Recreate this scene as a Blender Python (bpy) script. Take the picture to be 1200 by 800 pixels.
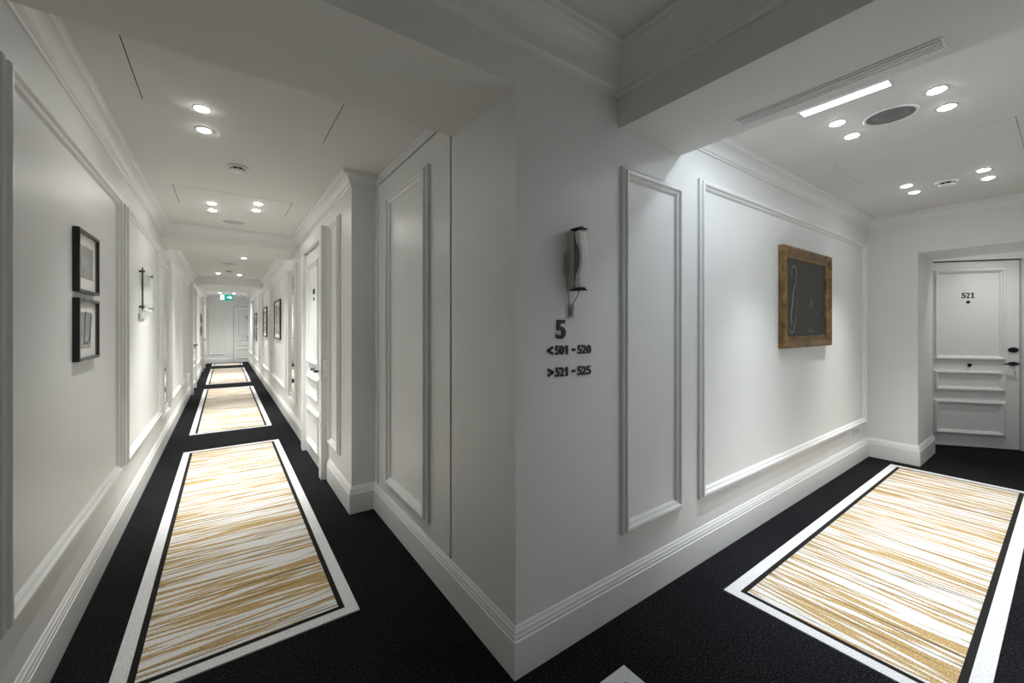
import bpy, bmesh, math, random
from mathutils import Matrix, Vector
R = math.radians
PI = math.pi
for o in list(bpy.data.objects):
    bpy.data.objects.remove(o)
sc = bpy.context.scene
COL = sc.collection

# ------------------------------------------------------------------ camera
cam_d = bpy.data.cameras.new('camera')
cam = bpy.data.objects.new('camera', cam_d)
COL.objects.link(cam)
cam.location = (-0.8631, -1.1910, 1.30)
cam.rotation_euler = (R(90), 0, R(-35.57))
cam_d.sensor_width = 36.0
cam_d.lens = 471.0 / 1200.0 * 36.0
cam_d.shift_y = -18.0 / 1200.0
cam_d.clip_start = 0.02
cam_d.clip_end = 60
sc.camera = cam
# ------------------------------------------------------------------ world, exposure, lamp settings
w = bpy.data.worlds.new('world')
sc.world = w
w.use_nodes = True
w.node_tree.nodes['Background'].inputs[0].default_value = (0.02, 0.02, 0.022, 1)
w.node_tree.nodes['Background'].inputs[1].default_value = 1.0
vs = sc.view_settings
vs.view_transform = 'Standard'
vs.look = 'None'
vs.gamma = 1.0
vs.use_curve_mapping = False
vs.exposure = 0.75
sc.cycles.max_bounces = 14
sc.cycles.diffuse_bounces = 8
sc.cycles.glossy_bounces = 4
sc.cycles.sample_clamp_indirect = 6.0
WARM = (0.985, 0.99, 0.95)
NEUT = (1.0, 0.995, 0.96)
COOL = (0.93, 0.97, 1.0)
P_SPOT = 46.0         # watts per recessed downlight
SPOT_ANG = 74.0       # beam angle, degrees
SPOT_BLEND = 1.0
P_LINE = 2.0          # watts per linear ceiling light

# ------------------------------------------------------------------ key measures (metres)
XL = -1.400           # left wall of the long corridor
XR = 0.018            # inner corner wall, corridor face
XP = -0.145           # long corridor wall beyond the pilaster
YR = 0.018            # inner corner wall, short corridor face
YB = -1.320           # wall behind the camera
YE = 16.35            # end of the long corridor
XE = 4.388            # end of the short corridor
ZC = 2.36             # corridor ceilings
ZL = 2.50             # ceiling at the corner
ZS = 2.20             # underside of the beams
YPIL = 1.73           # pilaster step
BY0, BY1 = 0.018, 0.525
B1Y0, B1Y1 = 4.25, 5.00
B2Y0, B2Y1 = 9.70, 10.55
BX0, BX1 = 0.60, 1.095

# ------------------------------------------------------------------ materials
MATS = {}
def newmat(name):
    m = bpy.data.materials.new(name)
    m.use_nodes = True
    MATS[name] = m
    nt = m.node_tree
    return m, nt, nt.nodes['Principled BSDF']
def noise(nt, scale, detail=4, rough=0.5, coord='Object', vec=None):
    n = nt.nodes.new('ShaderNodeTexNoise')
    n.inputs['Scale'].default_value = scale
    n.inputs['Detail'].default_value = detail
    n.inputs['Roughness'].default_value = rough
    if vec is None:
        tc = nt.nodes.new('ShaderNodeTexCoord')
        nt.links.new(tc.outputs[coord], n.inputs['Vector'])
    else:
        nt.links.new(vec, n.inputs['Vector'])
    return n
def ramp(nt, src, stops):
    r = nt.nodes.new('ShaderNodeValToRGB')
    els = r.color_ramp.elements
    while len(els) < len(stops):
        els.new(0.5)
    for e, (p, c) in zip(els, stops):
        e.position = p
        e.color = (*c, 1) if len(c) == 3 else c
    nt.links.new(src, r.inputs[0])
    return r
def bump(nt, bs, src, strength, dist):
    b = nt.nodes.new('ShaderNodeBump')
    b.inputs['Strength'].default_value = strength
    b.inputs['Distance'].default_value = dist
    nt.links.new(src, b.inputs['Height'])
    nt.links.new(b.outputs[0], bs.inputs['Normal'])
def mixc(nt, fac, a, b, blend='MIX'):
    m = nt.nodes.new('ShaderNodeMix')
    m.data_type = 'RGBA'
    m.blend_type = blend
    for k, v in ((0, fac), (6, a), (7, b)):
        if hasattr(v, 'links'):
            nt.links.new(v, m.inputs[k])
        elif isinstance(v, (int, float)):
            m.inputs[k].default_value = v
        else:
            m.inputs[k].default_value = (*v, 1)
    return m.outputs[2]
def paint(name, col, rough=0.5, var=0.03, bs_=0.08):
    m, nt, bs = newmat(name)
    n = noise(nt, 3.0, 3)
    r = ramp(nt, n.outputs['Fac'], [(0.3, tuple(c * (1 - var) for c in col)), (0.7, col)])
    nt.links.new(r.outputs[0], bs.inputs['Base Color'])
    bs.inputs['Roughness'].default_value = rough
    n2 = noise(nt, 240.0, 3)
    bump(nt, bs, n2.outputs['Fac'], bs_, 0.001)
    return m
def solid(name, col, rough=0.5, metal=0.0, var=0.06, scale=60):
    m, nt, bs = newmat(name)
    n = noise(nt, scale, 3)
    r = ramp(nt, n.outputs['Fac'], [(0.3, tuple(c * (1 - var) for c in col)), (0.7, tuple(min(1, c * (1 + var)) for c in col))])
    nt.links.new(r.outputs[0], bs.inputs['Base Color'])
    bs.inputs['Roughness'].default_value = rough
    bs.inputs['Metallic'].default_value = metal
    return m
def emit(name, col, strength):
    m, nt, bs = newmat(name)
    bs.inputs['Base Color'].default_value = (*col, 1)
    bs.inputs['Emission Color'].default_value = (*col, 1)
    bs.inputs['Emission Strength'].default_value = strength
    return m

paint('wall_paint', (0.75, 0.755, 0.75), 0.42, 0.02, 0.06)
paint('ceiling_paint', (0.74, 0.735, 0.71), 0.8, 0.02, 0.05)
paint('trim_paint', (0.76, 0.765, 0.76), 0.33, 0.015, 0.03)
paint('door_paint', (0.74, 0.75, 0.75), 0.36, 0.02, 0.03)
solid('black_metal', (0.012, 0.012, 0.013), 0.35, 0.6)
solid('black_lacquer', (0.010, 0.010, 0.011), 0.35)
solid('black_letter', (0.008, 0.008, 0.010), 0.45)
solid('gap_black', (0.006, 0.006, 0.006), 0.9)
solid('steel', (0.62, 0.62, 0.62), 0.25, 1.0)
solid('dark_steel', (0.10, 0.11, 0.115), 0.35, 0.8)
solid('white_plastic', (0.78, 0.78, 0.77), 0.35)
solid('grey_plastic', (0.50, 0.50, 0.49), 0.3)
solid('grey_cord', (0.42, 0.42, 0.42), 0.4)
solid('gap_shade_grey', (0.16, 0.155, 0.15), 0.5)  # dark tone for the painted shade in the phone's cradle gap
solid('mat_board', (0.82, 0.82, 0.80), 0.8)
solid('frosted_grey', (0.50, 0.51, 0.51), 0.5)
emit('lens_warm', (1.0, 0.98, 0.93), 70)
emit('lens_cool', (0.95, 0.975, 1.0), 40)
emit('diffuser_cool', (0.90, 0.96, 1.0), 5.0)
emit('exit_green', (0.0, 0.27, 0.22), 0.6)
emit('exit_white', (0.9, 1.0, 0.97), 0.9)

def carpet():
    m, nt, bs = newmat('black_carpet')
    n = noise(nt, 150.0, 3, 0.7)
    r = ramp(nt, n.outputs['Fac'], [(0.40, (0.002, 0.002, 0.0026)), (0.55, (0.012, 0.012, 0.014)), (0.72, (0.075, 0.075, 0.08))])
    n3 = noise(nt, 2.2, 3)
    r3 = ramp(nt, n3.outputs['Fac'], [(0.3, (0.75, 0.75, 0.78)), (0.7, (1.1, 1.1, 1.1))])
    nt.links.new(mixc(nt, 1.0, r.outputs[0], r3.outputs[0], 'MULTIPLY'), bs.inputs['Base Color'])
    bs.inputs['Roughness'].default_value = 1.0
    bs.inputs['Specular IOR Level'].default_value = 0.1
    bump(nt, bs, n.outputs['Fac'], 0.7, 0.006)
carpet()
def pile(name, dark, light):
    m, nt, bs = newmat(name)
    n = noise(nt, 190.0, 3, 0.7)
    r = ramp(nt, n.outputs['Fac'], [(0.36, dark), (0.60, light)])
    nt.links.new(r.outputs[0], bs.inputs['Base Color'])
    bs.inputs['Roughness'].default_value = 1.0
    bs.inputs['Specular IOR Level'].default_value = 0.1
    bump(nt, bs, n.outputs['Fac'], 0.5, 0.003)
pile('rug_white', (0.50, 0.50, 0.51), (0.78, 0.78, 0.79))
pile('rug_black', (0.006, 0.006, 0.006), (0.03, 0.029, 0.027))
def rug_field():
    m, nt, bs = newmat('rug_streaks')
    tc = nt.nodes.new('ShaderNodeTexCoord')
    def layer(tilt, sx, sy, off, lo, hi, col0, col1):
        mp = nt.nodes.new('ShaderNodeMapping')
        mp.inputs['Rotation'].default_value = (0, 0, tilt)
        mp.inputs['Location'].default_value = (off, off * 1.7, 0)
        nt.links.new(tc.outputs['Object'], mp.inputs[0])
        mp2 = nt.nodes.new('ShaderNodeMapping')
        mp2.inputs['Scale'].default_value = (sx, sy, 0.0)
        nt.links.new(mp.outputs[0], mp2.inputs[0])
        n = noise(nt, 1.0, 1.5, 0.45, vec=mp2.outputs[0])
        r = ramp(nt, n.outputs['Fac'], [(lo, (0, 0, 0)), (hi, (1, 1, 1))])
        return r.outputs[0]
    a = layer(R(5), 1.0, 34.0, 3.1, 0.525, 0.555, 0, 0)
    b = layer(R(-3), 1.3, 46.0, 9.7, 0.56, 0.585, 0, 0)
    cc = layer(R(1), 1.4, 70.0, 17.3, 0.61, 0.63, 0, 0)
    sp = noise(nt, 190.0, 3, 0.7, vec=tc.outputs['Object'])
    white = ramp(nt, sp.outputs['Fac'], [(0.36, (0.56, 0.555, 0.55)), (0.60, (0.80, 0.79, 0.775))]).outputs[0]
    gold = ramp(nt, sp.outputs['Fac'], [(0.36, (0.26, 0.17, 0.065)), (0.60, (0.60, 0.43, 0.21))]).outputs[0]
    dark = ramp(nt, sp.outputs['Fac'], [(0.3, (0.10, 0.075, 0.035)), (0.65, (0.30, 0.22, 0.12))]).outputs[0]
    c1 = mixc(nt, a, white, gold)
    c2 = mixc(nt, b, c1, gold)
    c3 = mixc(nt, cc, c2, dark)
    nt.links.new(c3, bs.inputs['Base Color'])
    bs.inputs['Roughness'].default_value = 1.0
    bs.inputs['Specular IOR Level'].default_value = 0.1
    bump(nt, bs, sp.outputs['Fac'], 0.5, 0.003)
rug_field()
def gilt():
    m, nt, bs = newmat('gilt_wood')
    n = noise(nt, 14.0, 6, 0.65)
    r = ramp(nt, n.outputs['Fac'], [(0.3, (0.06, 0.032, 0.012)), (0.5, (0.17, 0.098, 0.032)), (0.72, (0.30, 0.19, 0.07))])
    nt.links.new(r.outputs[0], bs.inputs['Base Color'])
    bs.inputs['Roughness'].default_value = 0.42
    bs.inputs['Metallic'].default_value = 0.25
    bump(nt, bs, n.outputs['Fac'], 0.3, 0.003)
gilt()
def canvas():
    m, nt, bs = newmat('dark_canvas')
    n = noise(nt, 5.0, 6, 0.7)
    r = ramp(nt, n.outputs['Fac'], [(0.3, (0.012, 0.011, 0.010)), (0.7, (0.032, 0.031, 0.028))])
    nt.links.new(r.outputs[0], bs.inputs['Base Color'])
    bs.inputs['Roughness'].default_value = 0.5
    n2 = noise(nt, 160.0, 3)
    bump(nt, bs, n2.outputs['Fac'], 0.3, 0.001)
canvas()
solid('pale_paint', (0.24, 0.225, 0.19), 0.6, 0, 0.5, 90)
solid('dim_paint', (0.10, 0.095, 0.085), 0.6, 0, 0.5, 70)
def photo(name, seed, split):
    m, nt, bs = newmat(name)
    tc = nt.nodes.new('ShaderNodeTexCoord')
    sep = nt.nodes.new('ShaderNodeSeparateXYZ')
    nt.links.new(tc.outputs['Object'], sep.inputs[0])
    n = noise(nt, 22.0 + seed, 6, 0.7, vec=tc.outputs['Object'])
    lo = ramp(nt, n.outputs['Fac'], [(0.3, (0.16, 0.16, 0.16)), (0.7, (0.42, 0.42, 0.42))]).outputs[0]
    n2 = noise(nt, 3.0, 3, 0.5, vec=tc.outputs['Object'])
    hi = ramp(nt, n2.outputs['Fac'], [(0.3, (0.18, 0.18, 0.18)), (0.7, (0.27, 0.27, 0.27))]).outputs[0]
    st = ramp(nt, sep.outputs['Z'], [(max(0, split - 0.004), (0, 0, 0)), (split + 0.004, (1, 1, 1))]).outputs[0]
    nt.links.new(mixc(nt, st, lo, hi), bs.inputs['Base Color'])
    bs.inputs['Roughness'].default_value = 0.25
photo('photo_print_a', 1, 0.17)
photo('photo_print_b', 7, 0.10)
photo('photo_print_c', 13, 0.25)
def mesh_grille():
    m, nt, bs = newmat('perforated_grey')
    tc = nt.nodes.new('ShaderNodeTexCoord')
    v = nt.nodes.new('ShaderNodeTexVoronoi')
    v.inputs['Scale'].default_value = 260
    v.inputs['Randomness'].default_value = 0.1
    nt.links.new(tc.outputs['Object'], v.inputs['Vector'])
    r = ramp(nt, v.outputs['Distance'], [(0.25, (0.05, 0.05, 0.05)), (0.45, (0.22, 0.22, 0.22))])
    nt.links.new(r.outputs[0], bs.inputs['Base Color'])
    bs.inputs['Roughness'].default_value = 0.6
mesh_grille()
def mirror():
    m, nt, bs = newmat('mirror_glass')
    bs.inputs['Base Color'].default_value = (0.86, 0.88, 0.87, 1)
    bs.inputs['Metallic'].default_value = 1.0
    bs.inputs['Roughness'].default_value = 0.02
mirror()
def glass():
    m, nt, bs = newmat('clear_acrylic')
    bs.inputs['Base Color'].default_value = (0.90, 0.93, 0.92, 1)
    bs.inputs['Roughness'].default_value = 0.08
    bs.inputs['Alpha'].default_value = 0.28
    bs.inputs['IOR'].default_value = 1.45
glass()
def picglass():
    m, nt, bs = newmat('picture_glass')
    bs.inputs['Base Color'].default_value = (0.9, 0.9, 0.9, 1)
    bs.inputs['Roughness'].default_value = 0.03
    bs.inputs['Alpha'].default_value = 0.06
    bs.inputs['IOR'].default_value = 1.5
picglass()
M = MATS

# ------------------------------------------------------------------ mesh helpers
class MB:
    def __init__(s):
        s.v = []; s.f = []; s.sm = []
    def add(s, vs_, fs, smooth=False):
        b = len(s.v)
        s.v += [tuple(v) for v in vs_]
        for f in fs:
            s.f.append(tuple(i + b for i in f)); s.sm.append(smooth)
        return s
    def box(s, x0, x1, y0, y1, z0, z1):
        x0, x1 = min(x0, x1), max(x0, x1); y0, y1 = min(y0, y1), max(y0, y1); z0, z1 = min(z0, z1), max(z0, z1)
        v = [(x0, y0, z0), (x1, y0, z0), (x1, y1, z0), (x0, y1, z0), (x0, y0, z1), (x1, y0, z1), (x1, y1, z1), (x0, y1, z1)]
        return s.add(v, [(0, 3, 2, 1), (4, 5, 6, 7), (0, 1, 5, 4), (1, 2, 6, 5), (2, 3, 7, 6), (3, 0, 4, 7)])
    def prism(s, poly, z0, z1):          # poly counter-clockwise in XY
        n = len(poly)
        v = [(x, y, z0) for x, y in poly] + [(x, y, z1) for x, y in poly]
        f = [tuple(reversed(range(n))), tuple(range(n, 2 * n))]
        f += [(i, (i + 1) % n, n + (i + 1) % n, n + i) for i in range(n)]
        return s.add(v, f)
    def plate(s, poly, y0, y1):          # poly counter-clockwise in XZ (seen from -Y), thickness y0 (front) .. y1 (back)
        n = len(poly)
        v = [(x, y0, z) for x, z in poly] + [(x, y1, z) for x, z in poly]
        f = [tuple(range(n)), tuple(reversed(range(n, 2 * n)))]
        f += [((i + 1) % n, i, n + i, n + (i + 1) % n) for i in range(n)]
        return s.add(v, f)
    def rings(s, rs, closed_ends=True, smooth=False, wrap=True):
        n = len(rs[0]); b = len(s.v)
        for r_ in rs:
            s.v += [tuple(p) for p in r_]
        for k in range(len(rs) - 1):
            for i in range(n if wrap else n - 1):
                j = (i + 1) % n
                s.f.append((b + k * n + i, b + k * n + j, b + (k + 1) * n + j, b + (k + 1) * n + i)); s.sm.append(smooth)
        if closed_ends:
            s.f.append(tuple(b + i for i in reversed(range(n)))); s.sm.append(False)
            e = b + (len(rs) - 1) * n
            s.f.append(tuple(e + i for i in range(n))); s.sm.append(False)
        return s
    def lathe(s, prof, axis='z', c=(0, 0, 0), seg=24, sy=1.0, smooth=True):
        rs = []
        for r_, h in prof:
            ring = []
            for i in range(seg):
                a = 2 * PI * i / seg
                p, q = r_ * math.cos(a), r_ * math.sin(a) * sy
                if axis == 'z': ring.append((c[0] + p, c[1] + q, c[2] + h))
                elif axis == 'y': ring.append((c[0] + p, c[1] + h, c[2] - q))
                else: ring.append((c[0] + h, c[1] + p, c[2] + q))
            rs.append(ring)
        return s.rings(rs, True, smooth)
    def tube(s, pts, rad, seg=8):
        pts = [Vector(p) for p in pts]
        rs = []; up = Vector((0.3, 0.2, 1)).normalized()
        prev = None
        for i, p in enumerate(pts):
            t = (pts[min(i + 1, len(pts) - 1)] - pts[max(i - 1, 0)]).normalized()
            if prev is None:
                a = t.cross(up)
                if a.length < 1e-3: a = t.cross(Vector((1, 0, 0)))
            else:
                a = prev - t * prev.dot(t)
            a.normalize(); prev = a
            b = t.cross(a)
            rr = rad[i] if isinstance(rad, (list, tuple)) else rad
            rs.append([p + a * rr * math.cos(2 * PI * k / seg) + b * rr * math.sin(2 * PI * k / seg) for k in range(seg)])
        return s.rings(rs, True, True)
    def frame(s, x0, x1, z0, z1, prof):
        # mitred rectangular frame on a wall; prof = (inset from the outer edge, height above the wall)
        rs = []
        for i, h in prof:
            rs.append([(x0 + i, -h, z0 + i), (x1 - i, -h, z0 + i), (x1 - i, -h, z1 - i), (x0 + i, -h, z1 - i)])
        return s.rings(rs, False)
    def build(s, name, mat, parent=None):
        me = bpy.data.meshes.new(name)
        me.from_pydata(s.v, [], s.f)
        me.polygons.foreach_set('use_smooth', s.sm)
        bm = bmesh.new(); bm.from_mesh(me)
        bmesh.ops.recalc_face_normals(bm, faces=bm.faces)
        bm.to_mesh(me); bm.free()
        me.materials.append(M[mat] if isinstance(mat, str) else mat)
        o = bpy.data.objects.new(name, me)
        COL.objects.link(o)
        if parent is not None: o.parent = parent
        return o
def sweep(pts, prof):
    """prof = (distance from the wall, z); the room lies to the right of the travel direction."""
    m = MB(); P = [Vector(p) for p in pts]; n = len(P); rs = []
    for i in range(n):
        ns = []
        for a, b in ((i - 1, i), (i, i + 1)):
            if a >= 0 and b < n:
                d = (P[b] - P[a]).normalized(); ns.append(Vector((d.y, -d.x)))
        mv = ns[0] if len(ns) == 1 else (ns[0] + ns[1]) / (1 + ns[0].dot(ns[1]))
        rs.append([(P[i].x + mv.x * d, P[i].y + mv.y * d, z) for d, z in prof])
    return m.rings(rs, True)
def tag(o, label=None, cat=None, group=None, kind=None):
    if label: o['label'] = label
    if cat: o['category'] = cat
    if group: o['group'] = group
    if kind: o['kind'] = kind
    return o
def thing(name, label, cat, loc=(0, 0, 0), rz=0.0, group=None, kind=None):
    o = bpy.data.objects.new(name, None)
    o.empty_display_size = 0.1
    COL.objects.link(o)
    o.location = loc; o.rotation_euler = (0, 0, rz)
    return tag(o, label, cat, group, kind)
def copy_tree(o, parent=None):
    c = o.copy(); COL.objects.link(c); c.parent = parent
    for ch in list(o.children): copy_tree(ch, c)
    return c
def struct(o, label=None, cat=None):
    return tag(o, label, cat, None, 'structure')
def glyph(ch, x0, x1, z0, z1, y0, y1, bold=0.03, res=6):
    """one flat raised character filling the box x0..x1, z0..z1 on a wall"""
    cu = bpy.data.curves.new('glyph', 'FONT')
    cu.body = ch; cu.size = 1.0; cu.offset = bold; cu.extrude = 0.5; cu.resolution_u = res
    ob = bpy.data.objects.new('glyph', cu); COL.objects.link(ob)
    me = bpy.data.meshes.new_from_object(ob)
    bpy.data.objects.remove(ob)
    xs = [v.co.x for v in me.vertices]; ys = [v.co.y for v in me.vertices]
    ax, bx = min(xs), max(xs); ay, by = min(ys), max(ys)
    for v in me.vertices:
        x, y, z = v.co
        v.co = (x0 + (x - ax) / (bx - ax) * (x1 - x0), y1 + (y0 - y1) * (z + 0.5), z0 + (y - ay) / (by - ay) * (z1 - z0))
    me.materials.clear()
    me.materials.append(M['black_letter'])
    for p in me.polygons: p.material_index = 0
    return me
def digit(name, parent, *a, **k):
    o = bpy.data.objects.new(name, glyph(*a, **k)); COL.objects.link(o); o.parent = parent
    return o

# ================================================================== THE SETTING
floor = struct(MB().box(-1.55, 7.0, -1.6, YE + 0.15, -0.1, 0).build('floor', 'black_carpet'), 'black speckled carpet covering the corridor floor', 'floor')
struct(MB().box(XL - 0.12, XL, YB - 0.12, YE + 0.12, 0, 2.65).build('wall_left', 'wall_paint'))
struct(MB().box(XL, 7.0, YB - 0.12, YB, 0, 2.65).build('wall_back', 'wall_paint'))
struct(MB().box(XL, XP + 0.25, YE, YE + 0.12, 0, 2.65).build('wall_end', 'wall_paint'))
# inner corner: short corridor face, long corridor face, pocket for the closet door
struct(MB().prism([(XR, YR), (XE + 0.1, YR), (XE + 0.1, 0.30), (0.30, 0.30), (0.30, YPIL), (0.065, YPIL), (0.065, 0.535), (XR, 0.535)], 0, 2.65).build('wall_corner', 'wall_paint'))
struct(MB().box(XP, 0.30, YPIL, YE, 0, 2.65).build('wall_right', 'wall_paint'))
# stub and header of the deep opening at the end of the short corridor
m = MB().box(XE + 0.1, 5.07, -0.345, 0.40, 0, 2.65)
m.box(XE, XE + 0.1, -0.345, YR, 0, 2.65)
m.box(XE, 5.07, YB, -0.345, 1.985, 2.65)
struct(m.build('wall_opening', 'wall_paint'))
# ceilings
struct(MB().box(XL, 0.30, B1Y0 - 3.8, YE, ZC, 2.65).build('ceiling', 'ceiling_paint'), None, None)
struct(MB().box(XL, BX0, YB, YR, ZL, 2.66).build('ceiling', 'ceiling_paint'))
struct(MB().box(BX1, XE, YB, YR, ZC, 2.65).build('ceiling', 'ceiling_paint'))
struct(MB().box(5.07, 7.0, YB, 0.4, ZC, 2.65).build('ceiling', 'ceiling_paint'))
# beams
def beam(x0, x1, y0, y1, z1, label):
    return struct(MB().box(x0, x1, y0, y1, ZS, z1).build('ceiling_beam', 'ceiling_paint'), label, 'beam')
beam(XL, XR, BY0, BY1, 2.64, 'white ceiling beam across the long corridor mouth')
beam(XL, XP, B1Y0, B1Y1, ZC, 'white ceiling beam between the two wall mirrors')
beam(XL, XP, B2Y0, B2Y1, ZC, 'white ceiling beam in front of the green exit sign')
beam(BX0, BX1, YB, YR, 2.64, 'white ceiling beam holding the slotted air vent')

# baseboards
BASE = [(0, 0), (0.018, 0), (0.018, 0.136), (0.0145, 0.139), (0.0145, 0.151), (0.012, 0.155), (0.011, 0.165), (0.006, 0.174), (0.0045, 0.181), (0, 0.186)]
def baseboard(name, pts):
    return struct(sweep(pts, BASE).build(name, 'trim_paint'))
baseboard('baseboard_corner', [(XP, 2.50), (XP, YPIL), (XR, YPIL), (XR, YR), (XE, YR), (XE, -0.345), (5.07, -0.345)])
baseboard('baseboard_right', [(XP, YE), (XP, 3.60)])
baseboard('baseboard_left', [(XL, YB), (XL, 8.50)])
baseboard('baseboard_left', [(XL, 9.72), (XL, 13.29)])
baseboard('baseboard_left', [(XL, 14.51), (XL, YE)])
baseboard('baseboard_end', [(XL, YE), (-0.74, YE)])
baseboard('baseboard_back', [(XE, YB), (XL, YB)])

# crown mouldings
def crown_prof(z0, z1, d):
    h = z1 - z0
    pr = [(0, z0), (0.10 * d, z0), (0.14 * d, z0 + 0.10 * h), (0.24 * d, z0 + 0.13 * h), (0.26 * d, z0 + 0.22 * h)]
    for k in range(7):
        a = k / 6 * PI / 2
        pr.append((0.26 * d + 0.54 * d * (1 - math.cos(a)), z0 + 0.22 * h + 0.52 * h * math.sin(a)))
    pr += [(0.86 * d, z0 + 0.78 * h), (0.90 * d, z0 + 0.88 * h), (d, z0 + 0.90 * h), (d, z1), (0, z1)]
    return pr
TR = [0]
def trim_name():
    TR[0] += 1
    return 'trim_%d' % TR[0]
def crown(pts, z0, z1, d):
    return struct(sweep(pts, crown_prof(z0, z1, d)).build(trim_name(), 'trim_paint'))
crown([(XL, YR), (BX0, YR), (BX0, YB), (XL, YB), (XL, YR - 0.001)], 2.335, ZL, 0.12)
crown([(XL, BY1), (XL, B1Y0), (XP, B1Y0), (XP, YPIL), (XR, YPIL)], 2.272, ZC, 0.078)
crown([(XL, B1Y1), (XL, B2Y0), (XP, B2Y0), (XP, B1Y1)], 2.272, ZC, 0.078)
crown([(XL, B2Y1), (XL, YE), (XP, YE), (XP, B2Y1)], 2.272, ZC, 0.078)
crown([(BX1, YR), (XE, YR), (XE, YB), (BX1, YB)], 2.272, ZC, 0.078)

# panel mouldings on the walls
PM = [(0, 0), (0, 0.013), (0.006, 0.017), (0.013, 0.018), (0.016, 0.025), (0.020, 0.028), (0.030, 0.028), (0.034, 0.024), (0.037, 0.017), (0.045, 0.014), (0.050, 0.010), (0.052, 0.004), (0.056, 0.0)]
def scaled(prof, k): return [(a * k, b * k) for a, b in prof]
def panel(loc, rz, x0, x1, z0, z1, k=1.0):
    o = MB().frame(x0, x1, z0, z1, scaled(PM, k)).build(trim_name(), 'trim_paint')
    o.location = loc; o.rotation_euler = (0, 0, rz)
    return struct(o)
WL = ((XL, 0, 0), R(90))        # local x = world y
WR = ((XP, 0, 0), R(-90))       # local x = -world y
WC = ((0, YR, 0), 0.0)          # local x = world x
WE = ((0, YE, 0), 0.0)
for a, b in ((0.615, 2.25), (2.40, 4.17), (5.12, 6.45), (6.60, 8.20), (9.85, 11.6), (11.75, 13.15), (14.7, 16.0)):
    panel(*WL, a, b, 0.395, 2.095)
panel(*WL, -1.05, -0.15, 0.395, 2.095)
for a, b in ((2.045, 2.43), (5.30, 7.40), (7.58, 9.60), (10.65, 13.2), (13.4, 16.0)):
    panel(*WR, -b, -a, 0.32 if a < 3 else 0.395, 2.15 if a < 3 else 2.095)
panel(*WC, 0.612, 1.092, 0.345, 2.03)
panel(*WC, 1.262, 4.29, 0.345, 2.115)
panel(*WE, -1.33, -0.84, 0.29, 2.06)
for a, b in ((-1.0, 0.9), (1.1, 4.2)):
    panel((0, YB, 0), R(180), -b, -a, 0.345, 2.115)

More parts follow.
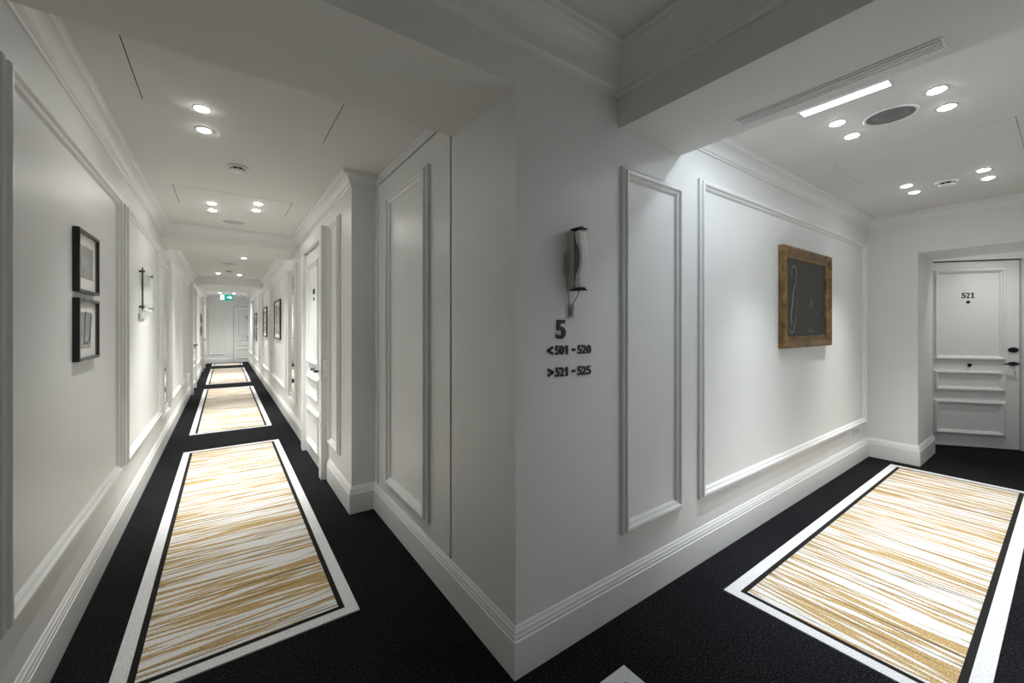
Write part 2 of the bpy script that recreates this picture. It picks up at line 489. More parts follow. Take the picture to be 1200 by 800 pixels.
# ------------------------------------------------------------------ doors
def door_moulding(leaf, x0, x1, z0, z1, y):
    o = MB().frame(x0, x1, z0, z1, scaled(PM, 0.95)).build('panel_moulding', 'door_paint', leaf)
    o.location = (0, y, 0)
    return o
def oval(m, cx, cz, rx, rz, y0, y1, seg=24):
    sy = rz / rx
    return m.lathe([(rx * 0.98, y1), (rx, (y0 + y1) / 2), (rx * 0.86, y0 + 0.001), (rx * 0.4, y0)], 'y', (cx, 0, cz), seg, sy)
def make_door(name, label, loc, rz, wd, ht, yf, case_w, case_d, number=None, digits=None, mirror_side=False, detail=True):
    """local frame: x along the wall from the left edge of the leaf, y into the wall, z up; yf = leaf front"""
    t = thing(name, label, 'door', loc, rz, kind='structure')
    lf = MB().box(0.004, wd - 0.004, yf, yf + 0.02, 0.006, ht - 0.006).build('leaf', 'door_paint', t)
    a, b = 0.115, wd - 0.115
    for z0, z1 in ((0.93, 1.92), (0.598, 0.826), (0.128, 0.505)):
        door_moulding(lf, a, b, z0, z1, yf)
    # dark rebate round the leaf, then the casing
    m = MB()
    m.box(-0.006, 0.004, yf + 0.012, yf + 0.02, 0, ht); m.box(wd - 0.004, wd + 0.006, yf + 0.012, yf + 0.02, 0, ht); m.box(-0.006, wd + 0.006, yf + 0.012, yf + 0.02, ht - 0.006, ht + 0.006)
    m.build('rebate', 'gap_black', t)
    c = MB()
    for x0, x1 in ((-0.006 - case_w, -0.006), (wd + 0.006, wd + 0.006 + case_w)):
        c.box(x0, x1, yf - case_d, yf + 0.02, 0, ht + 0.006 + case_w)
    c.box(-0.006, wd + 0.006, yf - case_d, yf + 0.02, ht + 0.006, ht + 0.006 + case_w)
    c.build('casing', 'trim_paint', t)
    hx = (0.055 if mirror_side else wd - 0.055)
    s = 1 if mirror_side else -1
    h = oval(MB(), hx, 0.905, 0.045, 0.021, yf - 0.008, yf)
    h.lathe([(0.010, 0), (0.009, -0.045)], 'y', (hx, yf - 0.006, 0.905), 12)
    h.tube([(hx - s * 0.012, yf - 0.050, 0.905), (hx + s * 0.03, yf - 0.052, 0.905), (hx + s * 0.10, yf - 0.050, 0.902)], [0.010, 0.010, 0.008], 10)
    h.build('handle', 'black_metal', t)
    if detail:
        oval(MB(), hx, 1.05, 0.043, 0.028, yf - 0.014, yf).build('lock_plate', 'black_metal', t)
    cx = wd / 2
    p = MB().lathe([(0.016, 0), (0.016, -0.004), (0.011, -0.007), (0.006, -0.007)], 'y', (cx, yf, 1.559), 16)
    p.build('peephole', 'black_metal', t)
    k = MB().lathe([(0.012, 0), (0.012, -0.004), (0.006, -0.005), (0.006, -0.016), (0.013, -0.022), (0.013, -0.028), (0.004, -0.032)], 'y', (cx + 0.005, yf, 0.888), 14)
    k.box(cx - 0.004, cx + 0.022, yf - 0.004, yf, 0.862, 0.884)
    k.build('door_knob', 'black_metal', t)
    if digits:
        for ch, u0, u1 in digits:
            if ch == '1':
                e, f, w1 = cx + u0, cx + u1, 0.011
                c0 = (e + f) / 2 - w1 / 2
                MB().plate([(e, 1.602), (f, 1.602), (f, 1.609), (c0 + w1, 1.609), (c0 + w1, 1.660), (c0, 1.660), (e, 1.650), (e, 1.643), (c0, 1.646), (c0, 1.609), (e, 1.609)], yf - 0.004, yf).build('number_digit', 'black_letter', t)
                continue
            digit('number_digit', t, ch, cx + u0, cx + u1, 1.602, 1.660, yf - 0.004, yf, bold=0.012)
    else:
        for q in (-0.045, -0.011, 0.023):
            MB().box(cx + q, cx + q + 0.024, yf - 0.004, yf, 1.61, 1.655).build('number_digit', 'black_letter', t)
    return t
ANG = R(-52.5)
dd = (math.cos(ANG), math.sin(ANG))
S0 = -0.118
make_door('door_1', 'white panelled door numbered 521 with black oval handles', (5.468 + dd[0] * S0, -0.287 + dd[1] * S0, 0), ANG, 0.842, 2.0, 0.0, 0.075, 0.035,
          digits=(('5', -0.056, -0.021), ('2', -0.017, 0.015), ('1', 0.022, 0.052)))
# angled wall that carries door 521 (front face 2 cm behind the leaf front)
nx, ny = -math.sin(ANG), math.cos(ANG)
def dpt(s, y): return (5.468 + dd[0] * s + nx * y, -0.287 + dd[1] * s + ny * y)
struct(MB().prism([dpt(-0.62, 0.02), dpt(1.75, 0.02), dpt(1.75, 0.12), dpt(-0.62, 0.12)], 0, 2.65).build('wall_angled', 'wall_paint'))
d2 = make_door('door_2', 'white panelled door in the corridor beside the pilaster with narrow panel', (XP, 3.485, 0), R(-90), 0.875, 2.045, -0.02, 0.10, 0.036)
sp = MB().box(0.986, 0.989, -0.05, -0.012, 0.86, 1.02)
sp.box(0.986, 0.993, -0.046, -0.016, 0.885, 0.925); sp.box(0.986, 0.993, -0.046, -0.016, 0.955, 0.995)
sp.build('strike_plate', 'steel', d2)
make_door('door_3', 'white door in the left corridor wall before the exit sign beam', (XL, 8.60, 0), R(90), 1.0, 2.045, -0.02, 0.09, 0.036, detail=False, mirror_side=False)
make_door('door_4', 'white door in the left corridor wall under the exit sign', (XL, 13.40, 0), R(90), 1.0, 2.045, -0.02, 0.09, 0.036, detail=False)
make_door('door_5', 'white panelled door closing the far end of the long corridor', (-0.60, YE, 0), 0, 0.82, 2.0, -0.02, 0.08, 0.02, detail=False)
# flush closet door in the pocket of the corner wall
t = thing('door_6', 'flush white closet door with one tall moulded panel beside the pilaster', 'door', (XR, 1.625, 0), R(-90), kind='structure')
lf = MB().box(0.0, 1.078, -0.004, 0.035, 0.188, 2.280).build('leaf', 'door_paint', t)
o = MB().frame(0.190, 0.850, 0.265, 2.150, scaled(PM, 1.15)).build('panel_moulding', 'door_paint', lf); o.location = (0, -0.004, 0)
MB().box(0.246, 0.794, -0.0065, -0.004, 0.321, 2.094).build('inset_panel', 'door_paint', lf)
for z in (0.37, 2.055):
    MB().lathe([(0.006, 0), (0.006, -0.003), (0.003, -0.004)], 'y', (0.78, -0.0065, z), 10).build('screw', 'black_metal', lf)
m = MB().box(-0.105, -0.006, -0.001, 0.045, 0.0, ZC)        # filler post next to the pilaster
m.box(-0.006, 1.09, -0.001, 0.045, 2.297, ZC)              # strip over the leaf
m.box(-0.006, 1.09, 0.0, 0.045, 0.0, 0.184)                # plinth behind the baseboard
m.build('surround', 'door_paint', t)
MB().box(-0.04, -0.030, -0.008, -0.001, 0.188, 2.297).build('stop_bead', 'door_paint', t)

# ================================================================== RUGS
def rug(label, x0, x1, y0, y1, rz=0.0, cx=0, cy=0):
    """local: x across, y along"""
    t = thing('striped_rug', label, 'rug', (cx, cy, 0), rz, 'striped rugs laid along the corridors')
    def ring(i, j, z):
        m = MB()
        X0, X1, Y0, Y1 = x0 + i, x1 - i, y0 + i, y1 - i
        A0, A1, B0, B1 = x0 + j, x1 - j, y0 + j, y1 - j
        m.box(X0, A0, Y0, Y1, 0.0, z); m.box(A1, X1, Y0, Y1, 0.0, z)
        m.box(A0, A1, Y0, B0, 0.0, z); m.box(A0, A1, B1, Y1, 0.0, z)
        return m
    ring(0, 0.052, 0.006).build('white_border', 'rug_white', t)
    ring(0.052, 0.076, 0.005).build('black_border', 'rug_black', t)
    MB().box(x0 + 0.076, x1 - 0.076, y0 + 0.076, y1 - 0.076, 0, 0.006).build('striped_field', 'rug_streaks', t)
    return t
RW = 0.4225
CXR = -0.7825
rug('gold and white striped rug beside the closet door and pilaster', -RW, RW, -1.70, 1.70, 0, CXR, 2.41)
rug('gold and white striped rug running past the two wall mirrors', -RW, RW, -2.13, 2.13, 0, CXR, 7.04)
rug('gold and white striped rug under the green exit sign', -RW, RW, -2.0, 2.0, 0, CXR, 11.98)
rug('gold and white striped rug in front of the far end door', -RW, RW, -0.45, 0.45, 0, CXR, 15.55)
rug('gold and white striped rug below the gilt framed painting', -0.415, 0.415, -1.547, 1.547, R(-90), 2.679, -0.605)
rug('striped rug on the open corner in front of the floor number', -0.415, 0.415, -0.72, 0.72, R(-90), -0.342, -0.605)

# ================================================================== CEILING FIXTURES
def lamp(parent, power, col, ang, dist=0.016):
    ld = bpy.data.lights.new('downlight_lamp', 'SPOT')
    ld.energy = power; ld.color = col; ld.spot_size = R(ang); ld.spot_blend = SPOT_BLEND; ld.shadow_soft_size = 0.02
    o = bpy.data.objects.new('downlight_lamp', ld); COL.objects.link(o); o.parent = parent
    o.location = (0, 0, -dist)
    return o
ring_proto = MB().rings([[(r_ * math.cos(2 * PI * i / 28), r_ * math.sin(2 * PI * i / 28), z) for i in range(28)] for r_, z in ((0.037, 0.0), (0.037, -0.003), (0.033, -0.004), (0.030, -0.003), (0.030, 0.0))], False, True)
lens_proto = MB().lathe([(0.030, 0.0), (0.030, -0.003), (0.026, -0.0065), (0.018, -0.009), (0.004, -0.010)], 'z', (0, 0, 0), 28)
ring_o = ring_proto.build('trim_ring', 'white_plastic'); ring_me = ring_o.data; bpy.data.objects.remove(ring_o)
lens_w = lens_proto.build('lens', 'lens_warm'); lw_me = lens_w.data; bpy.data.objects.remove(lens_w)
lens_c = lens_proto.build('lens', 'lens_cool'); lc_me = lens_c.data; bpy.data.objects.remove(lens_c)
def downlight(x, y, label, group, z=ZC, col=WARM, power=None, cool=False, ang=None):
    t = thing('recessed_downlight', label, 'ceiling light', (x, y, z), 0, group)
    for nm, me in (('trim_ring', ring_me), ('lens', lc_me if cool else lw_me)):
        o = bpy.data.objects.new(nm, me); COL.objects.link(o); o.parent = t
    lamp(t, power or P_SPOT, col, ang or SPOT_ANG)
    return t
G1 = 'downlights over the rug by the closet door'
downlight(-0.953, 1.283, 'round downlight set inside the ceiling hatch nearest the closet door', G1, power=P_SPOT * 0.38)
downlight(-0.953, 1.543, 'round downlight between the nearest ceiling hatch and the round smoke detector', G1, power=P_SPOT * 0.38)
G2 = 'downlights around the second ceiling hatch'
for x, y, w_ in ((-0.953, 3.137, 'inside the hatch before the mirror beam, on the acrylic plaque side'), (-0.953, 3.387, 'outside the hatch before the mirror beam, on the acrylic plaque side'),
                 (-0.627, 2.92, 'inside the hatch by the mirror beam, door side, nearer the smoke detector'), (-0.627, 3.16, 'inside the hatch by the mirror beam, door side, nearer the grille')):
    downlight(x, y, 'round downlight ' + w_, G2, power=P_SPOT * 1.25)
G3 = 'downlights between the two far corridor beams'
for x, y, w_ in ((-0.953, 5.36, 'downlight close behind the mirror beam on the left wall side'), (-0.619, 5.36, 'downlight close behind the mirror beam on the framed picture side'),
                 (-0.619, 6.35, 'single round downlight just before the far round speaker grille'), (-0.967, 8.78, 'round downlight before the exit sign beam on the left door side'),
                 (-0.611, 8.85, 'round downlight before the exit sign beam on the framed picture side')):
    downlight(x, y, w_, G3, power=P_SPOT * 2.0)
G4 = 'downlights near the exit sign'
for y, w_ in ((10.95, 'close behind the exit sign beam'), (11.75, 'well before the exit sign'), (14.65, 'behind the exit sign')):
    for x, v_ in ((-0.98, 'left door side'), (-0.62, 'framed picture side')):
        downlight(x, y, 'tiny far downlight ' + w_ + ' on the ' + v_, G4, col=NEUT, power=P_SPOT * (1.5 if y < 14 else 1.5), ang=None if y < 14 else 125)
G5 = 'downlights around the round speaker grille'
G6 = 'downlights around the smoke detector by door 521'
for x, w_ in ((1.737, 'nearer the vented beam'), (1.978, 'farther from the vented beam')):
    for y, v_ in ((-0.472, 'painting side'), (-0.833, 'side away from the painting')):
        downlight(x, y, 'downlight by the grey speaker grille, ' + v_ + ', ' + w_, G5, col=COOL, cool=True, power=P_SPOT * 0.85, ang=68)
for x, w_ in ((3.325, 'farther from door 521'), (3.576, 'nearer door 521')):
    for y, v_ in ((-0.455, 'painting side'), (-0.834, 'side away from the painting')):
        downlight(x, y, 'downlight by the smoke detector, ' + v_ + ', ' + w_, G6, col=NEUT, cool=True, power=P_SPOT * 0.85, ang=68)
downlight(5.30, -0.98, 'small round downlight above the door numbered 521', 'downlight at door 521', col=NEUT, power=P_SPOT * 0.45, ang=120)

# linear LED lights behind the beam with the vent
def linear(x0, x1, y0, y1, label, power):
    t = thing('linear_ceiling_light', label, 'ceiling light', ((x0 + x1) / 2, (y0 + y1) / 2, ZC))
    a, b = (x1 - x0) / 2, (y1 - y0) / 2
    m = MB()
    f = 0.007
    m.box(-a - f, -a, -b - f, b + f, -0.006, 0); m.box(a, a + f, -b - f, b + f, -0.006, 0)
    m.box(-a, a, -b - f, -b, -0.006, 0); m.box(-a, a, b, b + f, -0.006, 0)
    m.build('frame', 'white_plastic', t)
    MB().box(-a, a, -b, b, -0.003, 0).build('diffuser', 'diffuser_cool', t)
    ld = bpy.data.lights.new('linear_lamp', 'AREA')
    ld.shape = 'RECTANGLE'; ld.size = 2 * a; ld.size_y = 2 * b; ld.energy = power; ld.color = (0.80, 0.90, 1.0)
    o = bpy.data.objects.new('linear_lamp', ld); COL.objects.link(o); o.parent = t; o.location = (0, 0, -0.008)
    return t
linear(1.455, 1.515, -0.725, -0.40, 'bright slim linear light set in the ceiling behind the vented beam', P_LINE * 0.4)
linear(1.205, 1.255, -0.725, -0.30, 'linear light tucked close behind the vented ceiling beam', P_LINE * 1.1)

# slotted vent under the beam
t = thing('air_vent', 'long slotted white air vent under the ceiling beam', 'vent', (0.986, -0.642, ZS))
m = MB(); L = 0.313
m.box(-0.036, -0.030, -L, L, -0.005, 0); m.box(0.030, 0.036, -L, L, -0.005, 0); m.box(-0.03, 0.03, -L, -L + 0.006, -0.005, 0); m.box(-0.03, 0.03, L - 0.006, L, -0.005, 0)
m.build('frame', 'white_plastic', t)
MB().box(-0.030, 0.030, -L + 0.006, L - 0.006, -0.0008, 0).build('slot_backing', 'frosted_grey', t)
for x in (-0.016, 0.0, 0.016):
    MB().box(x - 0.0045, x + 0.0045, -L + 0.006, L - 0.006, -0.006, -0.001).build('slat', 'white_plastic', t)

def smoke_detector(x, y, label, s=1.0):
    t = thing('smoke_detector', label, 'smoke detector', (x, y, ZC))
    MB().lathe([(0.062 * s, 0), (0.062 * s, -0.008 * s), (0.056 * s, -0.012 * s), (0.03 * s, -0.012 * s)], 'z', (0, 0, 0), 28).build('base', 'white_plastic', t)
    MB().lathe([(0.040 * s, -0.012 * s), (0.036 * s, -0.026 * s), (0.02 * s, -0.026 * s)], 'z', (0, 0, 0), 24).build('sensor_slot', 'black_lacquer', t)
    for k in range(8):
        a = k * PI / 4
        MB().box(0.036 * s, 0.046 * s, -0.003 * s, 0.003 * s, -0.028 * s, -0.012 * s).build('rib', 'white_plastic', t).rotation_euler = (0, 0, a)
    MB().lathe([(0.047 * s, -0.026 * s), (0.045 * s, -0.032 * s), (0.034 * s, -0.037 * s), (0.006 * s, -0.038 * s)], 'z', (0, 0, 0), 28).build('cap', 'white_plastic', t)
smoke_detector(-0.792, 2.05, 'round white smoke detector on the ceiling near the closet door', 0.95)
smoke_detector(3.44, -0.648, 'round white smoke detector on the ceiling near door 521', 1.0)
smoke_detector(-0.79, 8.2, 'round smoke detector on the ceiling before the exit sign beam', 1.1)
smoke_detector(-0.82, 12.2, 'round smoke detector on the ceiling in front of the exit sign', 1.1)
def ceiling_grille(x, y, label, r_, name='speaker_grille', cat='speaker', mat='perforated_grey'):
    t = thing(name, label, cat, (x, y, ZC))
    MB().rings([[(q * math.cos(2 * PI * i / 36), q * math.sin(2 * PI * i / 36), z) for i in range(36)] for q, z in ((r_ + 0.012, 0.0), (r_ + 0.011, -0.004), (r_ + 0.002, -0.006), (r_, -0.004), (r_, 0.0))], False, True).build('rim', 'white_plastic', t)
    MB().lathe([(r_ - 0.002, 0), (r_ - 0.002, -0.0025), (r_ * 0.1, -0.003)], 'z', (0, 0, 0), 36).build('grille', mat, t)
ceiling_grille(1.86, -0.653, 'grey round speaker grille in the ceiling behind the vented beam', 0.092)
ceiling_grille(-0.79, 3.78, 'pale grey round speaker grille in the ceiling before the mirror beam', 0.095, mat='frosted_grey')
ceiling_grille(-0.80, 7.15, 'pale grey round speaker grille in the ceiling beyond the mirror beam', 0.12, mat='frosted_grey')

def hatch(x0, x1, y0, y1, label, along='y'):
    t = thing('ceiling_hatch', label, 'access panel', ((x0 + x1) / 2, (y0 + y1) / 2, ZC), 0, 'flush ceiling hatches')
    a, b = (x1 - x0) / 2, (y1 - y0) / 2
    MB().box(-a + 0.0035, a - 0.0035, -b + 0.0015, b - 0.0015, -0.002, 0).build('panel', 'ceiling_paint', t)
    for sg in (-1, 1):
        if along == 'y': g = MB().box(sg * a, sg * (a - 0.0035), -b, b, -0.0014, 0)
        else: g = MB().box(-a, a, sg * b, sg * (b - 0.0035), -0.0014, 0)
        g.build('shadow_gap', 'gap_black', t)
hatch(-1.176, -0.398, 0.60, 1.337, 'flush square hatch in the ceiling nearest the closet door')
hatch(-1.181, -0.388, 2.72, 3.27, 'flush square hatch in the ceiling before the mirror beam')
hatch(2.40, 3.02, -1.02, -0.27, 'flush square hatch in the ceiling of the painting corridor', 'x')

# exit sign hanging in the far bay
t = thing('exit_sign', 'green hanging exit sign with white running figure and arrow', 'exit sign', (-0.815, 13.6, 2.16))
MB().box(-0.165, 0.165, -0.012, 0.012, -0.085, 0.085).build('panel', 'exit_green', t)
for x in (-0.12, 0.12): MB().tube([(x, 0, 0.085), (x, 0, 0.20)], 0.004, 8).build('hanger_rod', 'steel', t)
m = MB()
m.box(-0.15, -0.055, -0.0135, -0.012, -0.07, 0.07)
m.build('doorway_symbol', 'exit_white', t)
m = MB()
m.lathe([(0.014, -0.0150), (0.014, -0.0140)], 'y', (-0.095, 0, 0.046), 14)
m.plate([(-0.118, -0.005), (-0.098, -0.012), (-0.078, 0.024), (-0.100, 0.030)], -0.015, -0.0138)
m.plate([(-0.118, -0.005), (-0.140, -0.058), (-0.130, -0.062), (-0.105, -0.012)], -0.015, -0.0138)
m.plate([(-0.110, -0.010), (-0.088, -0.036), (-0.098, -0.062), (-0.086, -0.064), (-0.074, -0.034), (-0.097, -0.005)], -0.015, -0.0138)
m.plate([(-0.082, 0.016), (-0.062, -0.002), (-0.058, 0.006), (-0.078, 0.026)], -0.015, -0.0138)
m.build('running_figure', 'exit_green', t)
m = MB()
m.box(0.01, 0.085, -0.0135, -0.012, -0.014, 0.014)
m.plate([(0.08, -0.05), (0.14, 0.0), (0.08, 0.05)], -0.0135, -0.012)
m.build('arrow', 'exit_white', t)

# ================================================================== WALL THINGS
# mirrors set in moulded frames under the beam
def wall_mirror(loc, rz, x0, x1, z0, z1, label):
    t = thing('wall_mirror', label, 'mirror', loc, rz, 'narrow wall mirrors under the beam')
    MB().frame(x0, x1, z0, z1, PM).build('frame', 'trim_paint', t)
    MB().frame(x0 + 0.085, x1 - 0.085, z0 + 0.085, z1 - 0.085, scaled(PM, 0.5)).build('inner_frame', 'trim_paint', t)
    MB().box(x0 + 0.111, x1 - 0.111, -0.006, -0.0, z0 + 0.111, z1 - 0.111).build('mirror_pane', 'mirror_glass', t)
wall_mirror(*WL, 4.31, 4.95, 0.32, 2.07, 'tall narrow mirror on the wall beside the clear acrylic plaque')
wall_mirror(*WR, -4.95, -4.31, 0.32, 2.07, 'tall narrow mirror on the wall beyond the door with a metal strike plate')

# framed photographs
FR = [(0, 0), (0, 0.021), (0.002, 0.023), (0.012, 0.023), (0.014, 0.021), (0.014, 0.008)]
def framed(loc, rz, x0, x1, z0, z1, label, mat, win, group, extra=None, fprof=FR):
    t = thing('framed_photo', label, 'picture', loc, rz, group)
    cx, cz = (x0 + x1) / 2, z0
    t.location = Vector(loc) + Matrix.Rotation(rz, 3, 'Z') @ Vector((cx, 0, cz))
    a, h = (x1 - x0) / 2, z1 - z0
    MB().frame(-a, a, 0, h, fprof).build('frame', 'black_lacquer', t)
    MB().box(-a + 0.012, a - 0.012, -0.009, 0, 0.012, h - 0.012).build('mat_board', 'mat_board', t)
    p = MB().box(-a + win[0], a - win[1], -0.0102, -0.009, win[2], h - win[3]).build('photo', mat, t)
    if extra: extra(p, a, h)
    MB().box(-a + 0.013, a - 0.013, -0.0165, -0.0155, 0.013, h - 0.013).build('glazing', 'picture_glass', t)
    return t
def poster(p, a, h):
    m = MB()
    for (u0, v0), (u1, v1) in (((-0.045, 0.075), (-0.015, 0.225)), ((-0.045, 0.075), (0.045, 0.085)), ((0.045, 0.085), (0.085, 0.215))):
        d = Vector((u1 - u0, v1 - v0)).normalized(); nn = Vector((-d.y, d.x)) * 0.005
        m.plate([(u0 - nn.x, v0 - nn.y), (u1 - nn.x, v1 - nn.y), (u1 + nn.x, v1 + nn.y), (u0 + nn.x, v0 + nn.y)], -0.0115, -0.0103)
    m.build('dark_figure', 'black_letter', p)
GP = 'black framed photographs in the long corridor'
framed(*WL, 1.332, 1.680, 1.452, 1.735, 'upper black framed grey landscape photo, white mat, by the near wall panel', 'photo_print_a', (0.06, 0.065, 0.07, 0.065), GP)
framed(*WL, 1.332, 1.680, 1.143, 1.425, 'lower black framed photo with dark slanted figure, white mat', 'photo_print_b', (0.085, 0.10, 0.055, 0.06), GP, poster)
framed(*WR, -6.90, -6.00, 1.087, 1.725, 'large black framed picture in the wall panel next to the mirror', 'photo_print_c', (0.10, 0.10, 0.08, 0.08), GP, None, [(a * 1.6, b) for a, b in FR])
framed(*WR, -9.35, -8.45, 1.075, 1.705, 'large black framed picture hung just before the exit sign beam', 'photo_print_c', (0.10, 0.10, 0.08, 0.08), GP, None, [(a * 1.6, b) for a, b in FR])
for z0, z1, w_ in ((1.29, 1.665, 'upper'), (0.895, 1.255, 'lower')):
    framed(*WR, -12.55, -11.60, z0, z1, w_ + ' black framed picture of the pair on the right beyond the exit beam', 'photo_print_a', (0.10, 0.10, 0.07, 0.07), GP, None, [(a * 1.6, b) for a, b in FR])
for z0, z1, w_ in ((1.36, 1.64, 'upper'), (1.05, 1.325, 'lower')):
    framed(*WL, 12.20, 12.95, z0, z1, w_ + ' small black framed picture near the far door beside the exit sign', 'photo_print_a', (0.07, 0.07, 0.06, 0.06), GP)

# clear acrylic plaque on stand-offs
t = thing('acrylic_plaque', 'clear acrylic plaque on four dark standoffs on the left wall', 'sign', (XL, 2.985, 1.425), R(90))
MB().box(0, 0.50, -0.026, -0.020, 0, 0.325).build('clear_sheet', 'clear_acrylic', t)
MB().box(-0.004, 0.0, -0.028, -0.018, 0, 0.325).build('dark_edge', 'dark_steel', t)
for x, z in ((0.03, 0.025), (0.03, 0.30), (0.47, 0.025), (0.47, 0.30)):
    MB().lathe([(0.009, 0.0), (0.009, -0.030), (0.007, -0.034), (0.002, -0.034)], 'y', (x, 0, z), 14).build('standoff', 'dark_steel', t)
MB().box(0.11, 0.40, -0.0200, -0.0192, 0.20, 0.285).build('printed_block', 'frosted_grey', t)
MB().box(0.06, 0.20, -0.0200, -0.0192, 0.02, 0.055).build('printed_block', 'frosted_grey', t)
m = MB()
for i in range(6):
    m.box(0.22 + i * 0.03, 0.243 + i * 0.03, -0.0200, -0.0192, 0.03, 0.05 + 0.008 * (i % 3))
m.build('printed_plan', 'frosted_grey', t)
o = MB().box(0, 0.30, -0.010, 0, 0, 0.045)
o.box(0.008, 0.292, -0.012, -0.010, 0.008, 0.037)
o = o.build('room_plate', 'frosted_grey'); o.location = (XL, 2.96, 1.355); o.rotation_euler = (0, 0, R(90))
tag(o, 'small frosted grey plate on the wall below the acrylic plaque', 'sign')

# floor number and direction lettering on the corner wall
t = thing('floor_number', 'large black raised numeral 5 on the corner wall below the phone', 'sign', (0, YR, 0), 0)
digit('digit', t, '5', 0.216, 0.268, 1.248, 1.325, -0.006, 0, bold=0.025)
def lettering(label, chars, zl, zr):
    t = thing('wall_lettering', label, 'sign', (0, YR, 0), 0)
    for ch, a, b in chars:
        k = ((a + b) / 2 - 0.21) / 0.2
        z0 = zl[0] + (zr[0] - zl[0]) * k; z1 = zl[1] + (zr[1] - zl[1]) * k
        if ch in '<>':
            zc = (z0 + z1) / 2; s = 0.0125
            x0, x1 = (a, b) if ch == '<' else (b, a)
            m = MB(); g = 0.0052
            for sg in (1, -1):
                p, q = Vector((x0, zc)), Vector((x1, zc + sg * s))
                d = (q - p).normalized(); nn = Vector((-d.y, d.x)) * g
                p = p - d * g * 0.4
                m.plate([tuple(p - nn), tuple(q - nn), tuple(q + nn), tuple(p + nn)], -0.005, 0)
            m.build('arrow', 'black_letter', t)
        elif ch == '-':
            zc = (z0 + z1) / 2
            MB().box(a, b, -0.005, 0, zc - 0.0055, zc + 0.0055).build('dash', 'black_letter', t)
        elif ch == '1':
            w1 = 0.0095
            MB().plate([(b - w1, z0), (b, z0), (b, z1), (b - w1, z1), (a + 0.003, z1 - 0.007), (a + 0.003, z1 - 0.0155), (b - w1, z1 - 0.0115)], -0.005, 0).build('digit', 'black_letter', t)
        else:
            digit('digit', t, ch, a, b, z0, z1, -0.005, 0, bold=0.022)
    return t
XS = (0.174, 0.200, 0.213, 0.2345, 0.236, 0.2595, 0.263, 0.2815, 0.305, 0.323, 0.337, 0.361, 0.3625, 0.387, 0.391, 0.416)
def chars(s): return [(c, XS[2 * i], XS[2 * i + 1]) for i, c in enumerate(s)]
lettering('upper line of black raised lettering under the numeral 5, with left arrow', chars('<501-520'), (1.184, 1.222), (1.183, 1.220))
lettering('lower line of black raised lettering on the corner wall, with right arrow', chars('>521-525'), (1.097, 1.135), (1.094, 1.131))

# wall phone
def rrect(cx, cy, hw, hd, z, r_=0.35, n=5):
    pts = []
    rr = min(hw, hd) * r_
    for qx, qy, a0 in ((1, 1, 0), (-1, 1, 90), (-1, -1, 180), (1, -1, 270)):
        for k in range(n):
            a = R(a0 + 90 * k / (n - 1))
            pts.append((cx + qx * (hw - rr) + rr * math.cos(a), cy + qy * (hd - rr) + rr * math.sin(a), z))
    return pts
t = thing('wall_phone', 'pale grey wall phone with coiled cord above the black numeral 5', 'phone', (0.2995, YR, 1.447), 0)
b = MB()
b.rings([rrect(0, -0.012, 0.022, 0.012, 0.0, 0.5), rrect(0, -0.021, 0.0245, 0.021, 0.012), rrect(0, -0.022, 0.025, 0.022, 0.12), rrect(0, -0.021, 0.0245, 0.021, 0.225), rrect(0, -0.012, 0.022, 0.012, 0.240, 0.5)], True, True)
b.build('cradle', 'grey_plastic', t)
MB().box(-0.0235, 0.0235, -0.0462, -0.0435, 0.035, 0.215).build('cradle_gap_shade', 'gap_shade_grey', t)  # dark sheet paints the shade between cradle and handset
h = MB()
hs = [(0.006, -0.056, 0.017, 0.008), (0.010, -0.056, 0.021, 0.013), (0.030, -0.056, 0.0225, 0.014), (0.058, -0.058, 0.0225, 0.013), (0.078, -0.067, 0.021, 0.0085), (0.098, -0.071, 0.019, 0.0075), (0.125, -0.0725, 0.0185, 0.0072), (0.150, -0.071, 0.019, 0.0075), (0.172, -0.067, 0.021, 0.0085), (0.190, -0.058, 0.0225, 0.013), (0.215, -0.056, 0.0225, 0.014), (0.232, -0.056, 0.021, 0.013), (0.237, -0.056, 0.016, 0.008)]
h.rings([rrect(0.002, y, a, d, z, 0.6) for z, y, a, d in hs], True, True)
h.build('handset', 'white_plastic', t)
c = MB().box(-0.022, 0.024, -0.072, -0.020, 0.241, 0.246)
c.box(-0.003, 0.006, -0.066, -0.056, 0.246, 0.252)
c.build('top_clip', 'black_metal', t)
c = MB().box(-0.022, 0.024, -0.072, -0.015, -0.004, 0.001)
c.box(-0.012, 0.012, -0.074, -0.046, 0.001, 0.007)
c.build('bottom_clip', 'black_metal', t)
cd = MB()
pts = []
for i in range(12 * 9 + 1):                  # coil hanging at the left of the cradle
    a = 2 * PI * i / 12
    z = 0.155 - 0.085 * i / (12 * 9)
    pts.append((-0.034 + 0.0085 * math.cos(a), -0.012 + 0.0085 * math.sin(a), z))
pts = [(-0.022, -0.012, 0.175), (-0.026, -0.012, 0.165)] + pts
pts += [(-0.032, -0.012, 0.055), (-0.030, -0.012, 0.02), (-0.020, -0.010, -0.03), (-0.014, -0.009, -0.07)]
cd.tube(pts, 0.0030, 6)
pts = [(-0.014, -0.009, -0.07)]
for i in range(10 * 5 + 1):                  # short coil at the bottom of the loop
    a = 2 * PI * i / 10
    pts.append((-0.006 + 0.0075 * math.cos(a), -0.010 + 0.0065 * math.sin(a), -0.075 - 0.032 * i / 50))
pts += [(0.008, -0.008, -0.085), (0.006, -0.010, -0.05), (0.012, -0.030, -0.02), (0.004, -0.045, 0.0)]
cd.tube(pts, 0.0030, 6)
cd.build('coiled_cord', 'grey_cord', t)
MB().box(-0.016, 0.012, -0.005, 0, -0.118, -0.055).build('cord_socket', 'grey_plastic', t)

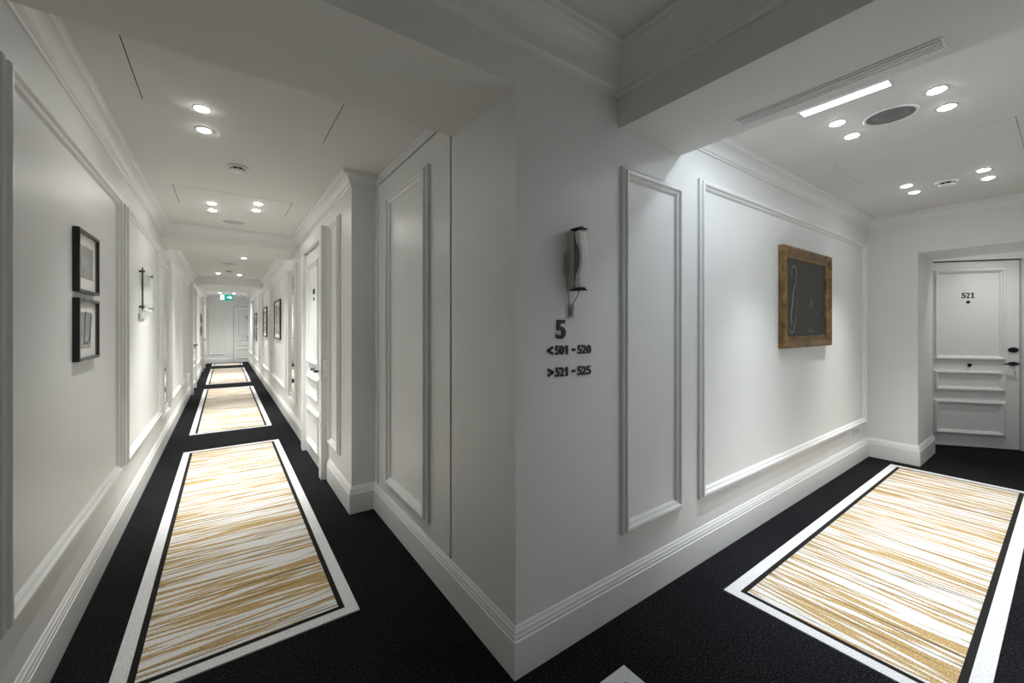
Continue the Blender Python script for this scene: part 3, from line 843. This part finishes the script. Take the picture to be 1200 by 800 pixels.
# painting in a gilt frame
t = thing('framed_painting', 'dark painting with faint pale figures in a worn gilt frame', 'painting', (2.765, YR, 1.142), 0)
W2, HH = 0.465, 0.728
GF = [(0, 0), (0, 0.038), (0.005, 0.045), (0.018, 0.047), (0.030, 0.042), (0.050, 0.030), (0.068, 0.026), (0.074, 0.031), (0.082, 0.029), (0.088, 0.018)]
MB().frame(-W2, W2, 0, HH, GF).build('frame', 'gilt_wood', t)
MB().box(-W2 + 0.08, W2 - 0.08, -0.020, 0.0, 0.08, HH - 0.08).build('canvas', 'dark_canvas', t)
cv = t.children[-1]
rng = random.Random(5)
def blob(cx, cz, rx, rz, mat, nm, n=14, jit=0.3):
    pl_ = []
    for i in range(n):
        a = 2 * PI * i / n; q = 1 + rng.uniform(-jit, jit)
        pl_.append((cx + rx * q * math.cos(a), cz + rz * q * math.sin(a)))
    MB().plate(pl_, -0.0212, -0.020).build(nm, mat, t)
def stroke(pts, wd, mat, nm='pale_stroke'):
    m = MB(); L_, R_ = [], []
    P = [Vector(p) for p in pts]
    for i, p in enumerate(P):
        d = (P[min(i + 1, len(P) - 1)] - P[max(0, i - 1)]).normalized(); nn = Vector((-d.y, d.x)) * wd * (0.4 + 0.6 * math.sin(PI * (i + 0.5) / len(P)))
        L_.append(tuple(p + nn)); R_.append(tuple(p - nn))
    for i in range(len(P) - 1):
        m.plate([R_[i], R_[i + 1], L_[i + 1], L_[i]], -0.0212, -0.020)
    m.build(nm, mat, t)
def arc(cx, cz, rx, rz, a0, a1, n=12):
    return [(cx + rx * math.cos(R(a0 + (a1 - a0) * i / n)), cz + rz * math.sin(R(a0 + (a1 - a0) * i / n))) for i in range(n + 1)]
stroke(arc(-0.245, 0.545, 0.045, 0.055, -60, 210), 0.006, 'pale_paint')
stroke([(-0.27, 0.40), (-0.235, 0.45), (-0.20, 0.49)], 0.006, 'pale_paint')
stroke([(-0.285, 0.17), (-0.30, 0.22), (-0.285, 0.29), (-0.265, 0.36), (-0.26, 0.40)], 0.010, 'pale_paint')
stroke([(-0.325, 0.13), (-0.30, 0.11), (-0.26, 0.115), (-0.235, 0.16), (-0.215, 0.22)], 0.006, 'pale_paint')
stroke([(-0.225, 0.24), (-0.205, 0.32), (-0.215, 0.40)], 0.005, 'dim_paint')
for i in range(5): stroke([(-0.20, 0.245 + i * 0.024), (-0.14, 0.25 + i * 0.024)], 0.003, 'dim_paint')
blob(0.075, 0.330, 0.040, 0.032, 'dim_paint', 'pale_patch')
stroke(arc(0.255, 0.475, 0.045, 0.060, 20, 330), 0.006, 'dim_paint')
stroke([(0.23, 0.32), (0.255, 0.37), (0.265, 0.44)], 0.006, 'dim_paint')
stroke([(0.18, 0.262), (0.225, 0.268), (0.27, 0.262)], 0.007, 'dim_paint')
blob(0.08, 0.12, 0.06, 0.02, 'dim_paint', 'pale_patch')

# wall socket near the corridor end
t = thing('wall_socket', 'small white wall socket above the baseboard near the corridor end', 'socket', (4.02, YR, 0.262), 0)
MB().box(-0.075, 0.075, -0.009, 0, 0, 0.08).build('plate', 'white_plastic', t)
for x in (-0.035, 0.035):
    MB().lathe([(0.026, -0.0005), (0.024, -0.011), (0.02, -0.0105), (0.004, -0.0095)], 'y', (x, 0, 0.04), 18).build('outlet', 'grey_plastic', t)
